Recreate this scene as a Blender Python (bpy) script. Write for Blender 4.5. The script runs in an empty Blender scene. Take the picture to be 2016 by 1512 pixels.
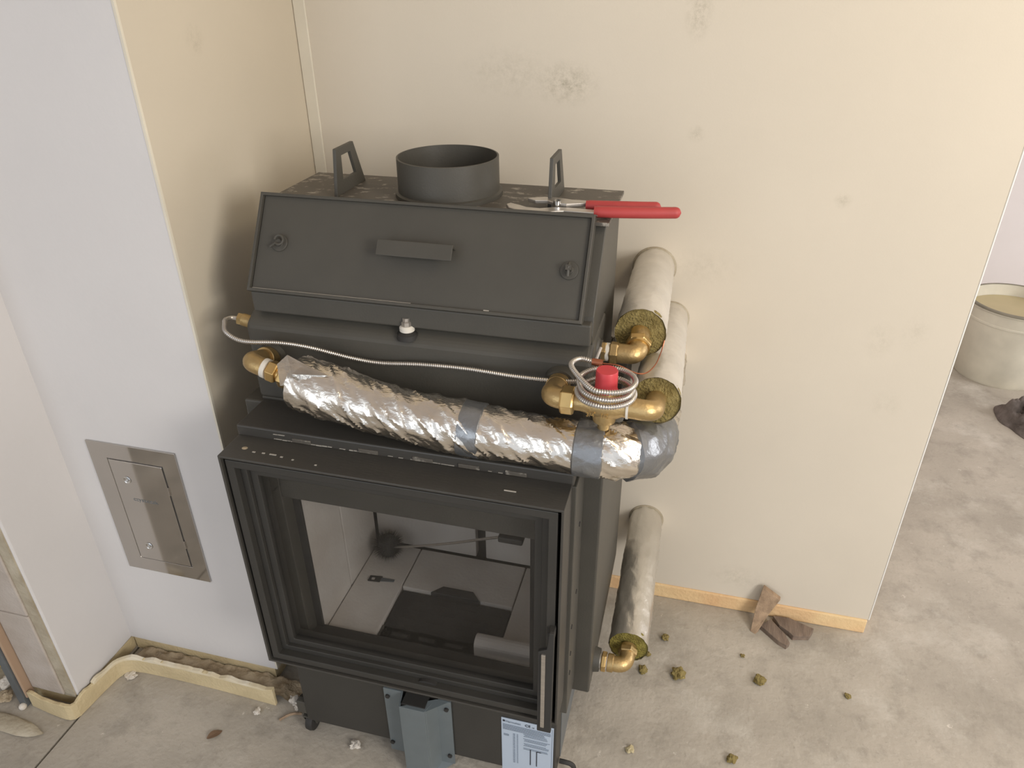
import bpy, bmesh, math, random
from mathutils import Vector, Matrix, noise
random.seed(7)
PI = math.pi
sc = bpy.context.scene
COL = sc.collection

# ---------------------------------------------------------------- camera, world, lights
cam_d = bpy.data.cameras.new('camera')
cam = bpy.data.objects.new('camera', cam_d); COL.objects.link(cam)
cam_d.sensor_width = 36.0
cam_d.lens = 1453.66 / 2016 * 36.0
cam_d.clip_start = 0.02
ya, pi_, ro = -0.258103, 0.522475, -0.0086513
fw = Vector((math.sin(ya)*math.cos(pi_), math.cos(ya)*math.cos(pi_), -math.sin(pi_)))
r0 = Vector((math.cos(ya), -math.sin(ya), 0)); u0 = r0.cross(fw)
rr = r0*math.cos(ro) + u0*math.sin(ro); uu = -r0*math.sin(ro) + u0*math.cos(ro)
M = Matrix((rr, uu, -fw)).transposed().to_4x4(); M.translation = Vector((0, 0, 1.75))
cam.matrix_world = M
sc.camera = cam

sc.view_settings.view_transform = 'Standard'
sc.view_settings.look = 'None'
sc.view_settings.gamma = 1.0
sc.view_settings.use_curve_mapping = False
sc.view_settings.exposure = -0.12

w = bpy.data.worlds.new('daylight'); sc.world = w; w.use_nodes = True
bg = w.node_tree.nodes['Background']
bg.inputs['Color'].default_value = (0.90, 0.95, 1.04, 1); bg.inputs['Strength'].default_value = 0.92

def area(name, loc, target, size, size_y, energy, color):
    l = bpy.data.lights.new(name, 'AREA'); l.shape = 'RECTANGLE'; l.size = size; l.size_y = size_y
    l.energy = energy; l.color = color
    o = bpy.data.objects.new(name, l); COL.objects.link(o); o.location = loc
    o.rotation_euler = (Vector(target) - Vector(loc)).to_track_quat('-Z', 'Y').to_euler()
    return o
area('window_light_right', (2.5, -0.9, 2.2), (0.2, 1.5, 0.4), 1.2, 1.4, 100, (1.0, 0.97, 0.93))
area('window_light_left', (-1.6, -2.2, 1.5), (-0.6, 1.5, 1.0), 1.2, 1.6, 16, (0.86, 0.93, 1.0))
area('overhead_fill', (0.9, 0.75, 2.55), (0.7, 1.4, 1.0), 0.5, 0.5, 9, (1.0, 0.86, 0.62))  # added warm fill from above, no known lamp there
area('next_room_fill', (3.9, 2.6, 1.7), (1.3, 3.6, 0.5), 1.2, 1.4, 60, (0.96, 0.97, 1.0))  # added fill that brightens the far room, no known window there

# ---------------------------------------------------------------- material helpers
def lin(c):
    return tuple(((v/255)/12.92 if v/255 <= 0.04045 else ((v/255+0.055)/1.055)**2.4) for v in c)
def mat(name, rgb, rough=0.6, metal=0.0, noise_amt=0.0, noise_scale=20.0, rgb2=None, bump=0.0, bump_scale=80.0,
        spots=None, spot_scale=30.0, spot_thr=0.62, spot_w=0.04, spec=0.5, detail=6.0, stretch=(1,1,1), trans=0.0):
    m = bpy.data.materials.new(name); m.use_nodes = True
    nt = m.node_tree; nt.nodes.clear(); N = nt.nodes.new; L = nt.links.new
    out = N('ShaderNodeOutputMaterial'); b = N('ShaderNodeBsdfPrincipled'); L(b.outputs[0], out.inputs[0])
    b.inputs['Roughness'].default_value = rough; b.inputs['Metallic'].default_value = metal
    b.inputs['Specular IOR Level'].default_value = spec
    b.inputs['Transmission Weight'].default_value = trans
    tc = N('ShaderNodeTexCoord'); mp = N('ShaderNodeMapping'); L(tc.outputs['Object'], mp.inputs[0])
    mp.inputs['Scale'].default_value = stretch
    col = lin(rgb) + (1,)
    cur = None
    if rgb2 is not None or noise_amt:
        n = N('ShaderNodeTexNoise'); n.inputs['Scale'].default_value = noise_scale; n.inputs['Detail'].default_value = detail
        L(mp.outputs[0], n.inputs['Vector'])
        ramp = N('ShaderNodeValToRGB'); L(n.outputs['Fac'], ramp.inputs[0])
        ramp.color_ramp.elements[0].position = 0.32; ramp.color_ramp.elements[1].position = 0.68
        if rgb2 is None:
            rgb2 = tuple(max(0, v*(1-noise_amt)) for v in rgb)
        ramp.color_ramp.elements[0].color = lin(rgb2) + (1,); ramp.color_ramp.elements[1].color = col
        cur = ramp.outputs[0]
    if spots is not None:
        n = N('ShaderNodeTexNoise'); n.inputs['Scale'].default_value = spot_scale; n.inputs['Detail'].default_value = 8; n.inputs['Roughness'].default_value = 0.65
        L(mp.outputs[0], n.inputs['Vector'])
        mr = N('ShaderNodeMapRange'); L(n.outputs['Fac'], mr.inputs[0]); mr.inputs[1].default_value = spot_thr; mr.inputs[2].default_value = spot_thr + spot_w
        mix = N('ShaderNodeMixRGB'); L(mr.outputs[0], mix.inputs[0])
        if cur: L(cur, mix.inputs[1])
        else: mix.inputs[1].default_value = col
        mix.inputs[2].default_value = lin(spots) + (1,); cur = mix.outputs[0]
    if cur: L(cur, b.inputs['Base Color'])
    else: b.inputs['Base Color'].default_value = col
    if bump:
        n = N('ShaderNodeTexNoise'); n.inputs['Scale'].default_value = bump_scale; n.inputs['Detail'].default_value = 5
        L(mp.outputs[0], n.inputs['Vector'])
        bp = N('ShaderNodeBump'); bp.inputs['Strength'].default_value = bump; bp.inputs['Distance'].default_value = 0.01
        L(n.outputs['Fac'], bp.inputs['Height']); L(bp.outputs[0], b.inputs['Normal'])
    m['_bsdf'] = b.name; m['_col'] = ''
    return m
def add_marks(m, marks, rgb):
    """dirt smudges at fixed places on the wall (object space): (x, y, z, radius, density)"""
    nt = m.node_tree; N = nt.nodes.new; L = nt.links.new
    b = nt.nodes[m['_bsdf']]
    src = b.inputs['Base Color'].links[0].from_socket if b.inputs['Base Color'].links else None
    tc = N('ShaderNodeTexCoord')
    n = N('ShaderNodeTexNoise'); n.inputs['Scale'].default_value = 45; n.inputs['Detail'].default_value = 10; n.inputs['Roughness'].default_value = 0.9
    L(tc.outputs['Object'], n.inputs['Vector'])
    acc = None
    for (x, y, z, rad, dens, sx) in marks:
        sub = N('ShaderNodeVectorMath'); sub.operation = 'SUBTRACT'; L(tc.outputs['Object'], sub.inputs[0]); sub.inputs[1].default_value = (x, y, z)
        mul = N('ShaderNodeVectorMath'); mul.operation = 'MULTIPLY'; L(sub.outputs[0], mul.inputs[0]); mul.inputs[1].default_value = (1/sx, 1, 1)
        ln = N('ShaderNodeVectorMath'); ln.operation = 'LENGTH'; L(mul.outputs[0], ln.inputs[0])
        mr = N('ShaderNodeMapRange'); L(ln.outputs['Value'], mr.inputs[0]); mr.inputs[1].default_value = rad*1.1; mr.inputs[2].default_value = 0.0
        mr.inputs[3].default_value = 0.0; mr.inputs[4].default_value = dens
        if acc is None: acc = mr.outputs[0]
        else:
            a = N('ShaderNodeMath'); a.operation = 'MAXIMUM'; L(acc, a.inputs[0]); L(mr.outputs[0], a.inputs[1]); acc = a.outputs[0]
    th = N('ShaderNodeMapRange'); L(n.outputs['Fac'], th.inputs[0]); th.inputs[1].default_value = 0.44; th.inputs[2].default_value = 0.70
    fm = N('ShaderNodeMath'); fm.operation = 'MULTIPLY'; L(acc, fm.inputs[0]); L(th.outputs[0], fm.inputs[1])
    mix = N('ShaderNodeMixRGB'); L(fm.outputs[0], mix.inputs[0])
    if src: L(src, mix.inputs[1])
    else: mix.inputs[1].default_value = b.inputs['Base Color'].default_value
    mix.inputs[2].default_value = lin(rgb) + (1,)
    L(mix.outputs[0], b.inputs['Base Color'])

# ---------------------------------------------------------------- geometry helpers
def finish(name, bm, m, parent=None, smooth=False, bevel=0.0, segs=2, angle=0.5):
    me = bpy.data.meshes.new(name)
    bmesh.ops.recalc_face_normals(bm, faces=bm.faces)
    bm.to_mesh(me); bm.free()
    o = bpy.data.objects.new(name, me); COL.objects.link(o)
    if m: me.materials.append(m)
    if parent is not None:
        o.parent = parent
        o.matrix_parent_inverse = Matrix.Identity(4)
        me.transform(Matrix.Translation(-parent.location))   # parents carry no rotation
    if smooth:
        for p in me.polygons: p.use_smooth = True
        me.set_sharp_from_angle(angle=angle)
    if bevel:
        b = o.modifiers.new('bevel', 'BEVEL'); b.width = bevel; b.segments = segs; b.limit_method = 'ANGLE'; b.angle_limit = 0.6
        b.harden_normals = False
    return o
def sub(name, bm, m, parent, grand, **k):      # sub-part: child of a part that is itself at its thing's origin
    o = finish(name, bm, m, None, **k)
    o.data.transform(Matrix.Translation(-grand.location)); o.parent = parent
    return o
def box(bm, x0, x1, y0, y1, z0, z1):
    vs = [bm.verts.new(p) for p in ((x0,y0,z0),(x1,y0,z0),(x1,y1,z0),(x0,y1,z0),(x0,y0,z1),(x1,y0,z1),(x1,y1,z1),(x0,y1,z1))]
    for f in ((0,3,2,1),(4,5,6,7),(0,1,5,4),(1,2,6,5),(2,3,7,6),(3,0,4,7)): bm.faces.new([vs[i] for i in f])
def B(*a):
    bm = bmesh.new()
    for q in (a if isinstance(a[0], (tuple, list)) else [a]): box(bm, *q)
    return bm
def prism(bm, pts, axis, a, b):
    """pts 2D polygon extruded along axis between a and b.  axis x: (y,z); y: (x,z); z: (x,y)"""
    def P(u, v, t):
        return {'x': (t,u,v), 'y': (u,t,v), 'z': (u,v,t)}[axis]
    A = [bm.verts.new(P(u,v,a)) for u,v in pts]; C = [bm.verts.new(P(u,v,b)) for u,v in pts]
    bm.faces.new(A); bm.faces.new(C[::-1]); n = len(pts)
    for i in range(n): bm.faces.new((A[i], A[(i+1)%n], C[(i+1)%n], C[i]))
def prism_hole(bm, outer, inner, axis, a, b):
    def P(u, v, t):
        return {'x': (t,u,v), 'y': (u,t,v), 'z': (u,v,t)}[axis]
    n = len(outer)
    V = [[bm.verts.new(P(u,v,t)) for u,v in ring] for t in (a, b) for ring in (outer, inner)]
    for i in range(n):
        j = (i+1) % n
        bm.faces.new((V[0][i], V[0][j], V[1][j], V[1][i]))
        bm.faces.new((V[2][i], V[3][i], V[3][j], V[2][j]))
        bm.faces.new((V[0][i], V[2][i], V[2][j], V[0][j]))
        bm.faces.new((V[1][i], V[1][j], V[3][j], V[3][i]))
def frames(path):
    n = len(path); T = []
    for i in range(n):
        a = path[max(0,i-1)]; b = path[min(n-1,i+1)]; T.append((b-a).normalized())
    up = Vector((0,0,1)) if abs(T[0].z) < 0.9 else Vector((0,1,0))
    Nn = (up - T[0]*up.dot(T[0])).normalized(); out = []
    for i in range(n):
        Nn = (Nn - T[i]*Nn.dot(T[i])).normalized(); out.append((T[i], Nn, T[i].cross(Nn)))
    return out
def tube(bm, path, rad, sides=16, cap=True, rot=0.0, rf=None):
    path = [Vector(p) for p in path]; fr = frames(path); rings = []
    for i, p in enumerate(path):
        r = rad[i] if isinstance(rad, (list, tuple)) else rad
        ring = []
        for k in range(sides):
            a = 2*PI*k/sides + rot; rk = rf(i, a, r) if rf else r
            ring.append(bm.verts.new(p + (fr[i][1]*math.cos(a) + fr[i][2]*math.sin(a))*rk))
        rings.append(ring)
    for i in range(len(rings)-1):
        for k in range(sides):
            bm.faces.new((rings[i][k], rings[i][(k+1)%sides], rings[i+1][(k+1)%sides], rings[i+1][k]))
    if cap:
        bm.faces.new(rings[0][::-1]); bm.faces.new(rings[-1])
    return rings
def smooth_path(pts, step):
    """Catmull-Rom through pts, resampled every step metres"""
    P = [Vector(p) for p in pts]; P = [P[0]*2-P[1]] + P + [P[-1]*2-P[-2]]
    fine = []
    for i in range(1, len(P)-2):
        for k in range(40):
            t = k/40; a,b,c,d = P[i-1],P[i],P[i+1],P[i+2]
            fine.append(0.5*((2*b) + (c-a)*t + (2*a-5*b+4*c-d)*t*t + (3*b-a-3*c+d)*t**3))
    fine.append(P[-2])
    out = [fine[0]]; acc = 0.0
    for i in range(1, len(fine)):
        a, b = fine[i-1], fine[i]; l = (b-a).length
        while acc + l >= step:
            t = (step-acc)/l; a = a.lerp(b, t); l = (b-a).length; out.append(a.copy()); acc = 0.0
        acc += l
    return out
def lathe(bm, prof, center, axis='z', sides=32):
    """prof [(r, t)] round axis through center"""
    c = Vector(center); ax = {'x': 0, 'y': 1, 'z': 2}[axis]; e = [Vector((1,0,0)), Vector((0,1,0)), Vector((0,0,1))]
    A = e[ax]; U = e[(ax+1)%3]; V = e[(ax+2)%3]; rings = []
    for r, t in prof:
        rings.append([bm.verts.new(c + A*t + (U*math.cos(2*PI*k/sides) + V*math.sin(2*PI*k/sides))*r) for k in range(sides)])
    for i in range(len(rings)-1):
        for k in range(sides):
            bm.faces.new((rings[i][k], rings[i][(k+1)%sides], rings[i+1][(k+1)%sides], rings[i+1][k]))
    return rings
def capped(rings, bm):
    bm.faces.new(rings[0][::-1]); bm.faces.new(rings[-1])
def cyl(bm, a, b, r, sides=24, rot=0.0): tube(bm, [a, b], r, sides, True, rot)
def thing(name, label, cat, loc=(0,0,0), group=None):
    o = bpy.data.objects.new(name, None); COL.objects.link(o); o.location = loc; o.empty_display_size = 0.05
    o['label'] = label; o['category'] = cat
    if group: o['group'] = group
    bpy.context.view_layer.update()
    return o
def tag(o, label, cat, group=None):
    o['label'] = label; o['category'] = cat
    if group: o['group'] = group
    return o
def struct(name, bm, m, **k):
    o = finish(name, bm, m, **k); o['kind'] = 'structure'; return o
def recenter(o, loc):
    o.data.transform(Matrix.Translation(-Vector(loc))); o.location = loc; return o

# ---------------------------------------------------------------- materials
M_wall = mat('beige plasterboard', (213, 203, 186), 0.85, noise_amt=0.03, noise_scale=1.6, bump=0.03, bump_scale=300)
add_marks(M_wall, [(-0.054,1.75,1.655,0.06,0.75,0.5), (-0.33,1.75,1.506,0.05,0.8,1.6), (-0.46,1.75,1.525,0.06,0.35,2.0), (-0.033,1.75,1.408,0.02,0.5,1),
                   (0.45,1.75,0.95,0.05,0.3,0.7),(0.52,1.75,0.98,0.05,0.25,0.7),(0.5,1.75,0.78,0.04,0.2,1),(0.24,1.75,0.13,0.05,0.35,2),(0.3,1.75,1.28,0.02,0.5,1),
                   (0.02,1.75,1.1,0.05,0.25,2)], (120, 112, 84))
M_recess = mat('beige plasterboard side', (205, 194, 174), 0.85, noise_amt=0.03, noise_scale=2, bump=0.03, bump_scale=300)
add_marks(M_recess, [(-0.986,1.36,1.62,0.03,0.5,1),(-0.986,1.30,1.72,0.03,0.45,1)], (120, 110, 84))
M_white = mat('white painted render', (216, 212, 209), 0.8, noise_amt=0.025, noise_scale=2.2, bump=0.05, bump_scale=60)
M_far = mat('white far wall paint', (226, 219, 216), 0.85, noise_amt=0.04, noise_scale=1.5)
M_bead = mat('white plaster bead', (236, 234, 228), 0.6)
M_strip = mat('skimmed joint plaster', (222, 214, 196), 0.85, noise_amt=0.04, noise_scale=8)
M_floor = mat('concrete screed', (182, 173, 159), 0.85, rgb2=(158, 150, 137), noise_scale=3.5, bump=0.25, bump_scale=70,
              spots=(206, 198, 185), spot_scale=26, spot_thr=0.66, spot_w=0.05, detail=9)
nt = M_floor.node_tree; b_ = nt.nodes[M_floor['_bsdf']]; src = b_.inputs['Base Color'].links[0].from_socket
tcf = nt.nodes.new('ShaderNodeTexCoord')
for sc_, lo, hi, c_, fac in ((11, 0.50, 0.66, (134,127,115), 0.45), (70, 0.60, 0.72, (120,113,102), 0.5), (4.2, 0.52, 0.70, (206,200,188), 0.5)):
    nn_ = nt.nodes.new('ShaderNodeTexNoise'); nn_.inputs['Scale'].default_value = sc_; nn_.inputs['Detail'].default_value = 10; nn_.inputs['Roughness'].default_value = 0.68
    nt.links.new(tcf.outputs['Object'], nn_.inputs['Vector'])
    mr_ = nt.nodes.new('ShaderNodeMapRange'); nt.links.new(nn_.outputs['Fac'], mr_.inputs[0]); mr_.inputs[1].default_value = lo; mr_.inputs[2].default_value = hi; mr_.inputs[4].default_value = fac
    mx_ = nt.nodes.new('ShaderNodeMixRGB'); nt.links.new(mr_.outputs[0], mx_.inputs[0]); nt.links.new(src, mx_.inputs[1]); mx_.inputs[2].default_value = lin(c_) + (1,)
    src = mx_.outputs[0]
nt.links.new(src, b_.inputs['Base Color'])
M_joint = mat('dark floor joint', (60, 55, 48), 0.9)
M_foam = mat('yellow edge insulation foam', (230, 200, 152), 0.8, rgb2=(218, 178, 132), noise_scale=9, bump=0.3, bump_scale=120)
M_foam2 = mat('aged edge insulation foam', (212, 194, 154), 0.8, rgb2=(194, 176, 138), noise_scale=12, bump=0.3, bump_scale=120)
M_foamtop = mat('white plaster on foam', (226, 216, 194), 0.7, rgb2=(208, 190, 150), noise_scale=14)
M_dirt = mat('mortar dirt', (184, 168, 142), 0.95, rgb2=(142, 124, 98), noise_scale=22, bump=0.6, bump_scale=90)
M_block = mat('aerated block', (186, 176, 166), 0.9, rgb2=(172, 160, 148), noise_scale=12, bump=0.2, bump_scale=150)
M_mortar = mat('plaster margin', (186, 176, 156), 0.9, rgb2=(160, 148, 126), noise_scale=18, bump=0.3, bump_scale=110)
M_black = mat('black stove paint', (77, 74, 67), 0.5, noise_amt=0.08, noise_scale=7, bump=0.06, bump_scale=260, spec=0.4)
M_blackdust = mat('dusty black steel', (94, 88, 79), 0.55, noise_amt=0.15, noise_scale=9, bump=0.08, bump_scale=200,
                  spots=(158, 151, 139), spot_scale=34, spot_thr=0.55, spot_w=0.10, stretch=(1, 1.6, 1))
M_blackscr = mat('scuffed black steel', (66, 63, 58), 0.45, noise_amt=0.12, noise_scale=9, bump=0.06, bump_scale=200,
                 spots=(140, 134, 124), spot_scale=60, spot_thr=0.70, spot_w=0.06, stretch=(0.25, 1.5, 1))
M_door = mat('black door paint', (58, 56, 52), 0.45, noise_amt=0.08, noise_scale=7, bump=0.04, bump_scale=260, spec=0.4)
M_deep = mat('matt black inside', (46, 44, 41), 0.7)
M_scratch = mat('bare metal scratch', (172, 166, 155), 0.5)
M_chamotte = mat('light chamotte', (208, 201, 192), 0.9, rgb2=(194, 185, 174), noise_scale=8, bump=0.15, bump_scale=120)
M_grate = mat('cast iron', (44, 42, 40), 0.6, bump=0.2, bump_scale=150)
M_grey = mat('zinc grey sheet', (114, 122, 124), 0.42, metal=0.25, noise_amt=0.06, noise_scale=12)
M_steel = mat('brushed steel', (200, 194, 186), 0.35, metal=0.85, noise_amt=0.08, noise_scale=30, stretch=(1,1,6))
M_chrome = mat('polished steel', (214, 214, 212), 0.2, metal=1.0)
M_hatch = mat('stainless sheet', (196, 192, 187), 0.07, metal=0.95, noise_amt=0.03, noise_scale=6)
M_brass = mat('brass', (196, 168, 118), 0.42, metal=0.85, noise_amt=0.12, noise_scale=25, bump=0.12, bump_scale=180)
M_brass2 = mat('bright brass', (220, 186, 124), 0.30, metal=0.9, noise_amt=0.08, noise_scale=25)
M_copper = mat('copper', (176, 112, 84), 0.35, metal=0.9)
M_red = mat('red plastic', (200, 62, 68), 0.45, noise_amt=0.06, noise_scale=40)
M_redgrip = mat('red dipped grip', (172, 62, 60), 0.5, noise_amt=0.05, noise_scale=30)
M_wool = mat('rock wool', (156, 140, 88), 0.95, rgb2=(122, 106, 58), noise_scale=60, bump=0.9, bump_scale=240, stretch=(1,0.4,1))
M_wool2 = mat('olive rock wool', (150, 138, 66), 0.95, rgb2=(112, 100, 40), noise_scale=60, bump=0.9, bump_scale=240)
M_foil = mat('crinkled aluminium foil', (236, 229, 218), 0.21, metal=1.0, noise_amt=0.04, noise_scale=10, bump=0.22, bump_scale=62, stretch=(1,2.4,1.2))
M_foilm = mat('dull foil jacket', (222, 217, 208), 0.40, metal=0.5, noise_amt=0.06, noise_scale=14, bump=0.25, bump_scale=45)
M_foils = mat('crinkled pipe foil', (226, 222, 214), 0.33, metal=0.9, noise_amt=0.05, noise_scale=12, bump=0.3, bump_scale=40, stretch=(1,0.6,1))
M_tape = mat('grey aluminium tape', (146, 148, 150), 0.34, metal=0.8, noise_amt=0.08, noise_scale=12, bump=0.3, bump_scale=40)
M_plasticw = mat('off white plastic', (214, 208, 190), 0.5, noise_amt=0.08, noise_scale=9)
M_rimdark = mat('dirty bucket rim', (130, 124, 108), 0.6, noise_amt=0.1, noise_scale=20)
M_slurry = mat('beige slurry', (186, 172, 134), 0.6, noise_amt=0.05, noise_scale=9)
M_cloth = mat('dark grey rag', (120, 110, 104), 0.95, rgb2=(74, 66, 60), noise_scale=14, bump=0.5, bump_scale=120)
M_wood = mat('weathered wood', (142, 124, 108), 0.85, rgb2=(100, 86, 76), noise_scale=8, stretch=(6,1,6), bump=0.4, bump_scale=60)
M_woodl = mat('fresh split wood', (176, 150, 122), 0.85, rgb2=(136, 114, 92), noise_scale=10, stretch=(5,1,5), bump=0.3, bump_scale=60)
M_label = mat('pale rating plate', (176, 188, 202), 0.5)
M_ink = mat('grey print', (128, 138, 150), 0.6)
M_inkd = mat('black print', (44, 48, 56), 0.6)
M_stone = mat('white plaster crumb', (214, 206, 194), 0.9, bump=0.4, bump_scale=90)
M_leaf = mat('dry brown leaf', (112, 88, 66), 0.9)
M_yellow = mat('yellow plastic', (216, 190, 66), 0.5)
M_galv = mat('galvanised steel', (128, 134, 138), 0.4, metal=0.55, noise_amt=0.1, noise_scale=14)
M_rust = mat('orange glue smear', (168, 142, 118), 0.8)
M_wire = mat('wire bristles', (56, 52, 48), 0.5, metal=0.5)
M_ptfe = mat('white sealing tape', (214, 208, 196), 0.5)
M_glass = bpy.data.materials.new('stove glass'); M_glass.use_nodes = True
nt = M_glass.node_tree; nt.nodes.clear()
o_ = nt.nodes.new('ShaderNodeOutputMaterial'); t_ = nt.nodes.new('ShaderNodeBsdfTransparent'); g_ = nt.nodes.new('ShaderNodeBsdfGlossy')
mx = nt.nodes.new('ShaderNodeMixShader'); fr_ = nt.nodes.new('ShaderNodeValue'); fr_.outputs[0].default_value = 0.035
t_.inputs[0].default_value = (0.86, 0.86, 0.86, 1); g_.inputs['Roughness'].default_value = 0.03
nt.links.new(fr_.outputs[0], mx.inputs[0]); nt.links.new(t_.outputs[0], mx.inputs[1]); nt.links.new(g_.outputs[0], mx.inputs[2]); nt.links.new(mx.outputs[0], o_.inputs[0])

# ================================================================ SETTING
# floor: two screed slabs with an open joint at the threshold
bm = bmesh.new()
box(bm, -1.450, 4.2, -3.0, 6.0, -0.12, 0.0)
f = struct('floor', bm, M_floor)
o = finish('slab', B((-4.2, -1.458, -3.0, 6.0, -0.12, -0.0015)), M_floor, f)
o = finish('joint', B((-1.459, -1.449, -3.0, 1.0, -0.12, -0.012)), M_joint, f)

H = 2.65
YW, YC, XR = 1.752, 1.167, -0.986
# back wall with the beige boards (starts above the foam strip)
struct('wall_back', B((XR-0.02, 0.618, YW, YW+0.14, 0.052, H)), M_wall)
struct('trim_1', B((0.6178, 0.6215, YW-0.002, YW+0.142, 0.052, H)), M_bead, bevel=0.002)
bm = bmesh.new()
prism(bm, [(XR+0.001, 0), (XR+0.034, 0), (XR+0.031, H-0.01), (XR+0.001, H-0.01)], 'y', YW-0.004, YW+0.001)
for v in bm.verts: v.co.z = max(v.co.z, 0.06)
struct('trim_2', bm, M_strip, bevel=0.002)
struct('baseboard_back', B((XR, 0.616, YW-0.006, YW+0.13, 0.0, 0.0515)), M_foam, bevel=0.004)
# side of the recess (the chimney casing): front white, side beige
struct('wall_recess', B((XR-0.015, XR, YC+0.004, YW, 0.05, H)), M_recess)
struct('trim_3', B((XR-0.004, XR+0.001, YC-0.001, YC+0.005, 0.055, H)), M_strip)
# chimney front face, left pier
struct('wall_chimney', B((-1.475, XR-0.0005, YC, YC+0.14, 0.05, H)), M_white)
bm = B((-1.62, -1.462, 0.962, YC+0.14, 0.045, H))
struct('wall_left', bm, M_white, bevel=0.004)
struct('wall_left_reveal', B((-1.606, -1.468, 0.957, 0.963, 0.045, H)), M_mortar)
rv = bpy.data.objects['wall_left_reveal']
hts = [0.05, 0.345, 0.64, 0.94, 1.24, 1.54, 1.84, 2.14, 2.44]
for i in range(len(hts)-1):
    z0, z1 = hts[i]+0.002, hts[i+1]-0.002
    finish('block', B((-1.602, -1.497-0.003*random.random(), 0.951, 0.958, z0, z1)), M_block, rv, bevel=0.003)
# backing below the plaster lines
struct('wall_footing', B((-1.455, XR-0.012, YC+0.004, YC+0.13, 0.0, 0.0495)), M_foam2)
struct('wall_footing_left', B((-1.618, -1.4635, 0.9635, YC+0.13, 0.0, 0.0445)), M_foam2)
# foam edge strip that runs free of the wall round the corner of the chimney base
def ribbon(path, t, z0, z1, wob=0.0):
    bm = bmesh.new(); P = [Vector((p[0], p[1], 0)) for p in path]; n = len(P); rings = []
    for i, p in enumerate(P):
        d = (P[min(n-1,i+1)] - P[max(0,i-1)]).normalized(); nn = Vector((-d.y, d.x, 0))
        zt = z1 + wob*noise.noise(Vector((i*0.35, 0, 3)))
        a = p + nn*t/2; b = p - nn*t/2
        rings.append([bm.verts.new((a.x,a.y,z0)), bm.verts.new((b.x,b.y,z0)), bm.verts.new((b.x,b.y,zt)), bm.verts.new((a.x,a.y,zt))])
    for i in range(n-1):
        for k in range(4): bm.faces.new((rings[i][k], rings[i][(k+1)%4], rings[i+1][(k+1)%4], rings[i+1][k]))
    bm.faces.new(rings[0][::-1]); bm.faces.new(rings[-1]); return bm
strip = smooth_path([(-1.60, 0.935, 0), (-1.52, 0.925, 0), (-1.462, 0.925, 0), (-1.452, 0.96, 0), (-1.446, 1.02, 0), (-1.435, 1.075, 0), (-1.40, 1.098, 0), (-1.33, 1.103, 0), (-1.2, 1.104, 0), (-1.08, 1.102, 0), (-0.955, 1.098, 0)], 0.012)
struct('baseboard_left', ribbon(strip, 0.010, 0.0, 0.056, 0.012), M_foam2, bevel=0.002)
struct('trim_4', ribbon(strip[18:], 0.012, 0.052, 0.0605, 0.012), M_foamtop, bevel=0.002)
# dirt bed between the strip and the wall
bm = bmesh.new()
nx, ny = 60, 12
g = [[bm.verts.new((-1.43 + 0.56*i/nx, 1.108 + (0.13 if i/nx > .0 else 0)*j/ny*0.45, 0.022 + 0.012*noise.noise(Vector((i*.4, j*.5, 1))) - (0.02 if i > nx*0.86 else 0)*(i-nx*0.86)/(nx*0.14))) for j in range(ny+1)] for i in range(nx+1)]
for i in range(nx):
    for j in range(ny): bm.faces.new((g[i][j], g[i+1][j], g[i+1][j+1], g[i][j+1]))
o = finish('mortar_dirt_bed', bm, M_dirt, smooth=True, angle=2.0); o['kind'] = 'structure'
recenter(o, (-1.15, 1.135, 0.0))
# far room
struct('wall_far', B((0.3, 4.2, 4.55, 4.65, 0.0, H)), M_far)
struct('wall_right', B((4.2, 4.3, -3.0, 4.65, 0.0, H)), M_far)
struct('wall_back_return', B((0.30, 0.4, YW+0.14, 4.55, 0.0, H)), M_far)
struct('ceiling', B((-2.6, 4.3, -1.0, 4.65, H, H+0.1)), M_far)
# space behind the left pier
struct('wall_outer_left', B((-2.6, -1.62, 1.32, 1.42, 0.0, H)), M_block)
struct('wall_left_side', B((-2.7, -2.6, -3.0, 1.42, 0.0, H)), M_white)

# ================================================================ FIREPLACE INSERT
S = thing('fireplace_insert', 'black steel fireplace insert with glass door, sloped hood and round flue collar', 'fireplace', (-0.502, 1.3, 0.0))
def part(name, bm, m=M_black, **k): return finish(name, bm, m, S, **k)

# lower plinth box
p = part('plinth_box', B((-0.826, -0.178, 1.042, 1.50, 0.058, 0.299)), M_door, bevel=0.003)
# jacket body: hollow, open at the front around the firebox
XL, XR_ = -0.882, -0.122
bm = B((XL, XL+0.05, 1.14, 1.62, 0.262, 0.955), (XR_-0.05, XR_, 1.14, 1.62, 0.262, 0.955), (XL+0.05, XR_-0.05, 1.50, 1.62, 0.262, 0.955),
       (XL+0.05, XR_-0.05, 1.14, 1.50, 0.82, 0.955), (XL+0.05, XR_-0.05, 1.14, 1.50, 0.262, 0.33))
part('water_jacket_body', bm, M_black, bevel=0.004)
# casing between the door frame and the jacket
bm = B((-0.842, -0.77, 1.046, 1.14, 0.30, 0.93), (-0.232, -0.158, 1.046, 1.14, 0.30, 0.93), (-0.77, -0.232, 1.046, 1.14, 0.79, 0.93), (-0.77, -0.232, 1.046, 1.14, 0.30, 0.352))
cs = part('front_casing', bm, M_black, bevel=0.002)
for (y, z) in ((1.10, 0.80), (1.10, 0.62), (1.06, 0.56), (1.06, 0.48), (1.06, 0.42)):
    bm = bmesh.new(); cyl(bm, (-0.16, y, z), (-0.1565, y, z), 0.005, 10); sub('screw_hole', bm, M_deep, cs, S)
# step shelf above the door frame, the folded edge proud
sh = part('step_shelf', B((-0.841, -0.163, 1.046, 1.152, 0.930, 0.9565)), M_blackscr, bevel=0.003)
bm = B((-0.845, -0.159, 1.150, 1.158, 0.955, 0.962)); sub('weld_seam', bm, M_black, sh, S, bevel=0.002)
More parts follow.
